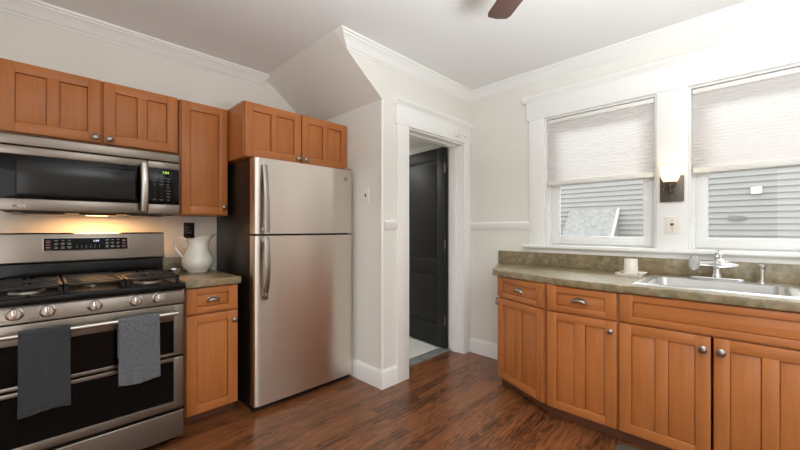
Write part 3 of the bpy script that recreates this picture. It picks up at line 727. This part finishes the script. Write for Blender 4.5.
# ------------------------------------------------------------------ the open door and its hardware
od = thing('door', 'dark charcoal panelled door standing open into the hall', 'door', (2.862, 2.158, 0.014), R(83.5))
dm = MB(); t2 = 0.036; DW, DH = 0.755, 2.02
st = 0.115
dm.box(0, st, 0, t2, 0, DH, 0, 0.002).box(DW - st, DW, 0, t2, 0, DH, 0, 0.002)
for z0, z1 in ((0, 0.215), (0.735, 0.885), (DH - 0.12, DH)): dm.box(st - 0.002, DW - st + 0.002, 0, t2, z0, z1, 0, 0.002)
dm.box(st - 0.01, DW - st + 0.01, 0.013, t2 - 0.013, 0.2, DH - 0.1)
for z0, z1 in ((0.215, 0.735), (0.885, DH - 0.12)): dm.box(st + 0.02, DW - st - 0.02, 0.0085, t2 - 0.0085, z0 + 0.02, z1 - 0.02, 0, 0.003)
dm.build('leaf', 'doorblack', od)
for z in (0.23, 1.0, 1.76):
    hgm = MB().cyl((-0.004, t2 + 0.004, z), 0.006, 0.09, 'z', 10).box(-0.003, 0.012, t2, t2 + 0.002, z, z + 0.09)
    hgm.build('hinge', 'bronze', od)

# contact sensor on the door casing
ds = thing('door_chime', 'thicker round white button, left of the thin disc on doorway head casing', 'door chime', (2.735, YD - 0.0262, 2.103))
MB().lathe([(0.030, 0), (0.030, 0.012), (0.026, 0.020), (0.015, 0.022)], (0, 0, 0), '-y', 28).build('housing', 'whiteplastic', ds)
MB().lathe([(0.012, 0), (0.011, 0.003)], (0, -0.0222, 0), '-y', 20).build('button', 'cream', ds)
dn = tag(MB().lathe([(0.026, 0), (0.026, 0.008), (0.022, 0.011), (0.006, 0.0115)], (0, 0, 0), '-y', 24).build('door_sensor', 'whiteplastic'), 'thin white disc right of the thicker round button on door casing', 'sensor'); dn.location = (2.862, YD - 0.0262, 2.115)

# ------------------------------------------------------------------ window side: base cabinets
FX = 2.305                                     # carcass front; the doors stand 2 cm proud
rz = R(-90)
def win_cab(name, label, y0, y1):
    t = thing(name, label, 'cabinet', (FX, y0, 0), rz, 'stained maple cabinets'); wd = y0 - y1
    carcass(t, wd, XW - 0.01 - FX, 0.07, 0.852)
    MB().box(0, wd, 0.04, XW - 0.02 - FX, 0, 0.07).build('toe_kick', 'toe', t)
    return t, wd
# straight drawer cabinet
t, wd = win_cab('base_cabinet', 'maple base cabinet with one drawer, left of the sink cabinet', 0.940, 0.532)
d = panel_door(t, 'drawer', 0.010, wd - 0.005, 0.693, 0.846, st=0.06, rl=0.038, split=False); cup_pull(d, wd / 2, 0.770, -0.012, 0.095)
d = panel_door(t, 'door', 0.010, wd - 0.005, 0.076, 0.683, st=0.06, rl=0.05, mid=0.06); knob(d, wd - 0.034, 0.628, -0.02)
# sink cabinet: a long false front over two doors; the bowl hangs inside, so its carcass is panels
t = thing('base_cabinet', 'wide two-door maple sink cabinet with one long false drawer front', 'cabinet', (FX, 0.530, 0), rz, 'stained maple cabinets'); wd = 1.0; dp = XW - 0.01 - FX
cm = MB().box(0, 0.018, 0, dp, 0.07, 0.852).box(wd - 0.018, wd, 0, dp, 0.07, 0.852).box(0.018, wd - 0.018, 0, dp, 0.07, 0.088).box(0.018, wd - 0.018, dp - 0.01, dp, 0.088, 0.852)
cm.box(0.018, 0.03, 0, 0.018, 0.088, 0.852).box(0.018, wd - 0.018, 0, 0.018, 0.68, 0.70).box(0.018, wd - 0.018, 0, 0.018, 0.835, 0.852).box(0.47, 0.53, 0, 0.018, 0.088, 0.68).box(wd - 0.04, wd - 0.018, 0, 0.018, 0.088, 0.852)
cm.build('carcass', 'woodv', t)
MB().box(0, wd, 0.04, 0.06, 0, 0.07).build('toe_kick', 'toe', t)
panel_door(t, 'false_front', 0.006, wd - 0.006, 0.693, 0.846, st=0.065, rl=0.036, split=False)
d = panel_door(t, 'door', 0.006, 0.394, 0.076, 0.683, st=0.058, rl=0.055, mid=0.055); knob(d, 0.366, 0.622, -0.02, 1.15)
d = panel_door(t, 'door', 0.405, 0.786, 0.076, 0.683, st=0.058, rl=0.055, mid=0.055); knob(d, 0.432, 0.622, -0.02, 1.15)
# angled end cabinet
A = Vector((2.498, 1.385)); B = Vector((FX, 0.943)); dv = (B - A); wd = dv.length; ang = math.atan2(dv.y, dv.x)
t = thing('base_cabinet', 'angled end maple base cabinet with a drawer, nearest the doorway', 'cabinet', (A.x, A.y, 0), ang, 'stained maple cabinets')
MB().prism([(A.x, A.y), (B.x, B.y), (XW - 0.018, 0.943), (XW - 0.018, 1.60)], 0.07, 0.852, 'z').build('carcass', 'woodv', t, world=True)
nv = Vector((-dv.y, dv.x)).normalized() * 0.045
MB().prism([(A.x + nv.x + 0.02, A.y + nv.y), (B.x + nv.x, 0.943), (XW - 0.02, 0.943), (XW - 0.02, 1.57)], 0.0, 0.07, 'z').build('toe_kick', 'toe', t, world=True)
d = panel_door(t, 'drawer', 0.004, wd - 0.012, 0.693, 0.846, st=0.06, rl=0.04, split=False); cup_pull(d, wd * 0.49, 0.770, -0.012, 0.085)
d = panel_door(t, 'door', 0.004, wd - 0.012, 0.076, 0.683, st=0.062, rl=0.05, mid=0.055); knob(d, 0.024, 0.645, -0.02, 0.9)
ek = MB().lathe([(0.0065, 0), (0.0055, 0.012), (0.013, 0.017), (0.0145, 0.023), (0.006, 0.028)], (0.0, 0, 0), 'z', 18)
ed = Vector((XW - 0.018 - A.x, 1.60 - A.y)).normalized(); en = Vector((-ed.y, ed.x, 0))
bmesh.ops.transform(ek.bm, matrix=Matrix.Translation((A.x + ed.x * 0.03, A.y + ed.y * 0.03, 0.665)) @ en.to_track_quat('Z', 'Y').to_matrix().to_4x4(), verts=list(ek.bm.verts))
ek.build('end_panel_knob', 'nickel', t, world=True)

# countertop with sink cut-out
SY0, SY1, SX_0, SX_1 = 0.455, -0.165, 2.365, 2.895
ctp = thing('countertop', 'long olive stone-look countertop under the windows with curved corner', 'countertop', (2.62, 0.5, 0.853))
outer = [(2.452, 1.418), (2.41, 1.28), (2.365, 1.13), (2.325, 1.00), (2.298, 0.90), (2.280, 0.80), (2.272, 0.70), (2.272, -0.47), (XW - 0.001, -0.47), (XW - 0.001, 1.655)]
inner = [(SX_0, SY0), (SX_1, SY0), (SX_1, SY1), (SX_0, SY1)]
tb = bmesh.new(); es = []
for loop in (outer, inner):
    v = [tb.verts.new((p[0], p[1], 0.898)) for p in loop]
    es += [tb.edges.new((v[i], v[(i + 1) % len(v)])) for i in range(len(v))]
bmesh.ops.triangle_fill(tb, use_beauty=True, edges=es)
ex = bmesh.ops.extrude_face_region(tb, geom=list(tb.faces))
nvs = [g for g in ex['geom'] if isinstance(g, bmesh.types.BMVert)]
for v in nvs: v.co.z = 0.853
bmesh.ops.recalc_face_normals(tb, faces=list(tb.faces))
fe = [e for e in tb.edges if abs(e.verts[0].co.z - e.verts[1].co.z) < 1e-4 and not any(f.normal.z == 0 and False for f in e.link_faces) and len({abs(round(f.normal.z)) for f in e.link_faces}) == 2
      and all(v.co.x < 2.36 or (v.co.x < 2.46 and v.co.y > 1.0) for v in e.verts)]
bmesh.ops.bevel(tb, geom=fe, offset=0.006, segments=3, affect='EDGES', profile=0.5)
cm = MB(); cm._merge(tb, 0); cm.build('slab', 'laminate', ctp, world=True)
MB().box(XW - 0.022, XW - 0.001, -0.47, 1.652, 0.8982, 1.012, 0, 0.003).build('backsplash', 'laminate', ctp, world=True)

# sink
sk = thing('sink', 'stainless drop-in single-bowl sink set in the long countertop', 'sink', (2.63, 0.10, 0.898))
def rrect(x0, x1, y0, y1, r_, n=6):
    out = []
    for cx, cy, a0 in ((x1 - r_, y1 - r_, 0), (x0 + r_, y1 - r_, 90), (x0 + r_, y0 + r_, 180), (x1 - r_, y0 + r_, 270)):
        for i in range(n + 1): a = R(a0 + 90 * i / n); out.append((cx + r_ * math.cos(a), cy + r_ * math.sin(a)))
    return out
ox0, ox1, oy0, oy1 = 2.345 - 2.63, 2.915 - 2.63, -0.19 - 0.10, 0.475 - 0.10
bx0, bx1, by0, by1 = 2.395 - 2.63, 2.80 - 2.63, -0.14 - 0.10, 0.425 - 0.10
loops = [(rrect(ox0, ox1, oy0, oy1, 0.02), 0.0005), (rrect(ox0 + 0.004, ox1 - 0.004, oy0 + 0.004, oy1 - 0.004, 0.02), 0.006), (rrect(bx0 - 0.01, bx1 + 0.01, by0 - 0.01, by1 + 0.01, 0.055), 0.007), (rrect(bx0, bx1, by0, by1, 0.05), 0.001),
         (rrect(bx0 + 0.012, bx1 - 0.012, by0 + 0.012, by1 - 0.012, 0.05), -0.15), (rrect(bx0 + 0.05, bx1 - 0.05, by0 + 0.05, by1 - 0.05, 0.04), -0.175)]
mb = MB(); rings = [[mb.bm.verts.new((p[0], p[1], z)) for p in lp] for lp, z in loops]
for a, b in zip(rings, rings[1:]):
    for i in range(len(a)): mb.bm.faces.new((a[i], a[(i + 1) % len(a)], b[(i + 1) % len(a)], b[i]))
mb.bm.faces.new(rings[-1])
mb.build('basin', 'sinksteel', sk, ang=50)
MB().lathe([(0.042, 0.0), (0.042, 0.003), (0.03, 0.002), (0.028, -0.004)], ((bx0 + bx1) / 2, (by0 + by1) / 2, -0.1745), 'z', 24).build('drain', 'chrome', sk)

# faucet
fx, fy = 2.862, 0.142
fa = thing('faucet', 'chrome faucet with clear round acrylic handle on the sink back ledge', 'faucet', (fx, fy, 0.905))
MB().prism(rrect(-0.028, 0.028, -0.125, 0.125, 0.026), 0.0, 0.014, 'z', 0, 0.004).build('deck_plate', 'chrome', fa)
bm_ = MB().lathe([(0.026, 0.0142), (0.024, 0.03), (0.019, 0.04), (0.019, 0.075), (0.022, 0.085), (0.022, 0.105), (0.016, 0.112)], (0, 0, 0), 'z', 24)
bm_.lathe([(0.006, -0.095), (0.011, -0.08), (0.021, -0.045), (0.025, -0.02), (0.024, 0.0), (0.018, 0.02), (0.0165, 0.04), (0.0165, 0.078)], (0, 0, 0.092), 'y', 24)
for v in bm_.bm.verts: pass
bd = bm_.build('body', 'chrome', fa)
hd = MB()
hd.lathe([(0.012, 0.060), (0.012, 0.078)], (0, 0, 0.092), 'y', 16)
hd.build('handle_stem', 'chrome', fa)
NSG = 12
hk = MB().lathe([(0.020, 0.079), (0.038, 0.085), (0.047, 0.100), (0.045, 0.116), (0.032, 0.128), (0.014, 0.132)], (0, 0, 0.092), 'y', NSG)
hk.build('handle_knob', 'acrylic', fa, ang=10)
spt = [(0, 0, 0.105), (0, 0, 0.135), (-0.008, -0.002, 0.156), (-0.03, -0.006, 0.168), (-0.06, -0.012, 0.168), (-0.095, -0.018, 0.158), (-0.13, -0.024, 0.142), (-0.145, -0.026, 0.128)]
MB().tube(spt, [0.013, 0.013, 0.0125, 0.012, 0.0115, 0.011, 0.011, 0.0115], 14, up=Vector((0, 1, 0))).build('spout', 'chrome', fa, ang=60)

sd_ = thing('soap_dispenser', 'slim brushed nickel dispenser standing right of the faucet on the sink ledge', 'soap dispenser', (2.868, -0.048, 0.905))
MB().lathe([(0.026, 0), (0.024, 0.005), (0.014, 0.010), (0.0115, 0.016), (0.0125, 0.045), (0.0135, 0.07), (0.0115, 0.076)], (0, 0, 0), 'z', 20).build('body', 'nickel', sd_)
MB().lathe([(0.010, 0.0762), (0.0155, 0.082), (0.0165, 0.096), (0.011, 0.104)], (0, 0, 0), 'z', 20).tube([(0, 0, 0.092), (-0.025, -0.004, 0.094), (-0.04, -0.006, 0.088)], 0.0055, 10).build('pump_head', 'nickel', sd_)

# tray and tumbler
tr = thing('tray', 'white shallow rectangular tray on the countertop left of the sink', 'tray', (2.795, 0.567, 0.8983))
mb = MB(); lp = [(rrect(-0.10, 0.10, -0.072, 0.072, 0.012), 0.0), (rrect(-0.107, 0.107, -0.078, 0.078, 0.014), 0.019), (rrect(-0.102, 0.102, -0.073, 0.073, 0.012), 0.019), (rrect(-0.092, 0.092, -0.063, 0.063, 0.01), 0.008)]
rings = [[mb.bm.verts.new((p[0], p[1], z)) for p in l_] for l_, z in lp]
for a, b in zip(rings, rings[1:]):
    for i in range(len(a)): mb.bm.faces.new((a[i], a[(i + 1) % len(a)], b[(i + 1) % len(a)], b[i]))
mb.bm.faces.new(rings[0][::-1]); mb.bm.faces.new(rings[-1]); mb.build('plate', 'ceramic', tr)
cu = tag(MB().lathe([(0.042, 0.0), (0.043, 0.004), (0.041, 0.05), (0.039, 0.098), (0.037, 0.102), (0.033, 0.1025)], (0, 0, 0), 'z', 32).build('tumbler', 'ceramic'), 'white upside-down tumbler standing on the white tray', 'cup')
cu.location = (2.795, 0.572, 0.9068)

# wall lamp between the windows
wl = thing('wall_lamp', 'lit frosted-glass wall lamp on square bronze plate between the windows', 'wall lamp', (xf, 0.370, 1.475))
MB().box(-0.016, 0, -0.064, 0.064, -0.084, 0.088, 0, 0.003).build('back_plate', 'bronze', wl)
MB().tube([(-0.016, 0, -0.02), (-0.05, 0, -0.02), (-0.075, 0, 0.0), (-0.08, 0, 0.03)], 0.010, 12, up=Vector((0, 1, 0))).lathe([(0.024, 0.012), (0.034, 0.026), (0.036, 0.041)], (-0.08, 0, 0), 'z', 24).build('arm', 'bronze', wl)
shd = MB().lathe([(0.030, 0.040), (0.037, 0.044), (0.047, 0.070), (0.053, 0.105), (0.056, 0.140), (0.063, 0.158), (0.060, 0.159), (0.053, 0.141), (0.050, 0.105), (0.044, 0.072), (0.028, 0.047)], (-0.08, 0, 0), 'z', 32).build('glass_shade', 'frost', wl)
for y in (-0.045, 0.045): MB().lathe([(0.004, 0), (0.003, 0.003)], (-0.016, y, 0.0), '-x', 10).build('screw', 'nickel', wl)
lamp('wall_lamp_bulb', 'POINT', (xf - 0.08, 0.370, 1.475 + 0.10), 0.35, (1, 0.84, 0.6), shadow_soft_size=0.02)

# small wall plate under it
jp = thing('wall_plate', 'cream wall plate with a dark centre knob under the wall lamp', 'wall plate', (xf, 0.369, 1.235))
MB().box(-0.006, 0, -0.038, 0.038, -0.058, 0.058, 0, 0.002).build('cover_plate', 'cream', jp)
MB().lathe([(0.010, 0), (0.009, 0.008), (0.004, 0.010)], (-0.006, 0, 0.006), '-x', 14).build('knob', 'bronze', jp)
for z in (-0.034, -0.018, 0.034): MB().lathe([(0.0035, 0), (0.003, 0.0012)], (-0.006, 0, z), '-x', 8).build('screw', 'bronze', jp)

# grey mat in front of the sink cabinet
fm = tag(MB().prism(rrect(-0.26, 0.26, -0.44, 0.44, 0.05), 0, 0.008, 'z', 0, 0.002).build('floor_mat', 'rubber'), 'grey mat on the floor before the sink cabinet, corner in view', 'mat'); fm.location = (2.03, 0.085, 0.0005)

# ceiling fan: hub over the middle of the kitchen, one blade tip in view
fn_ = thing('ceiling_fan', 'brown-bladed ceiling fan with one blade tip showing at the top edge', 'ceiling fan', (1.245, 0.40, ZC))
MB().lathe([(0.07, 0.0), (0.065, -0.03), (0.02, -0.06), (0.014, -0.065), (0.014, -0.12), (0.05, -0.125), (0.11, -0.15), (0.115, -0.215), (0.08, -0.25), (0.03, -0.26)], (0, 0, 0), 'z', 28).build('motor_housing', 'bronze', fn_)
for k in range(5):
    a = R(54 + 72 * k)
    b_ = MB().prism([(0.20, -0.045), (0.28, -0.058), (0.60, -0.060), (0.625, -0.050), (0.635, 0.0), (0.625, 0.050), (0.60, 0.060), (0.28, 0.058), (0.20, 0.045)], -0.268, -0.260, 'z', 0, 0.002)
    o = b_.build('blade', 'fan', fn_); o.rotation_euler = (0, 0, a)
    ir = MB().box(0.09, 0.24, -0.016, 0.016, -0.2598, -0.254, 0, 0.001).build('blade_iron', 'bronze', o)
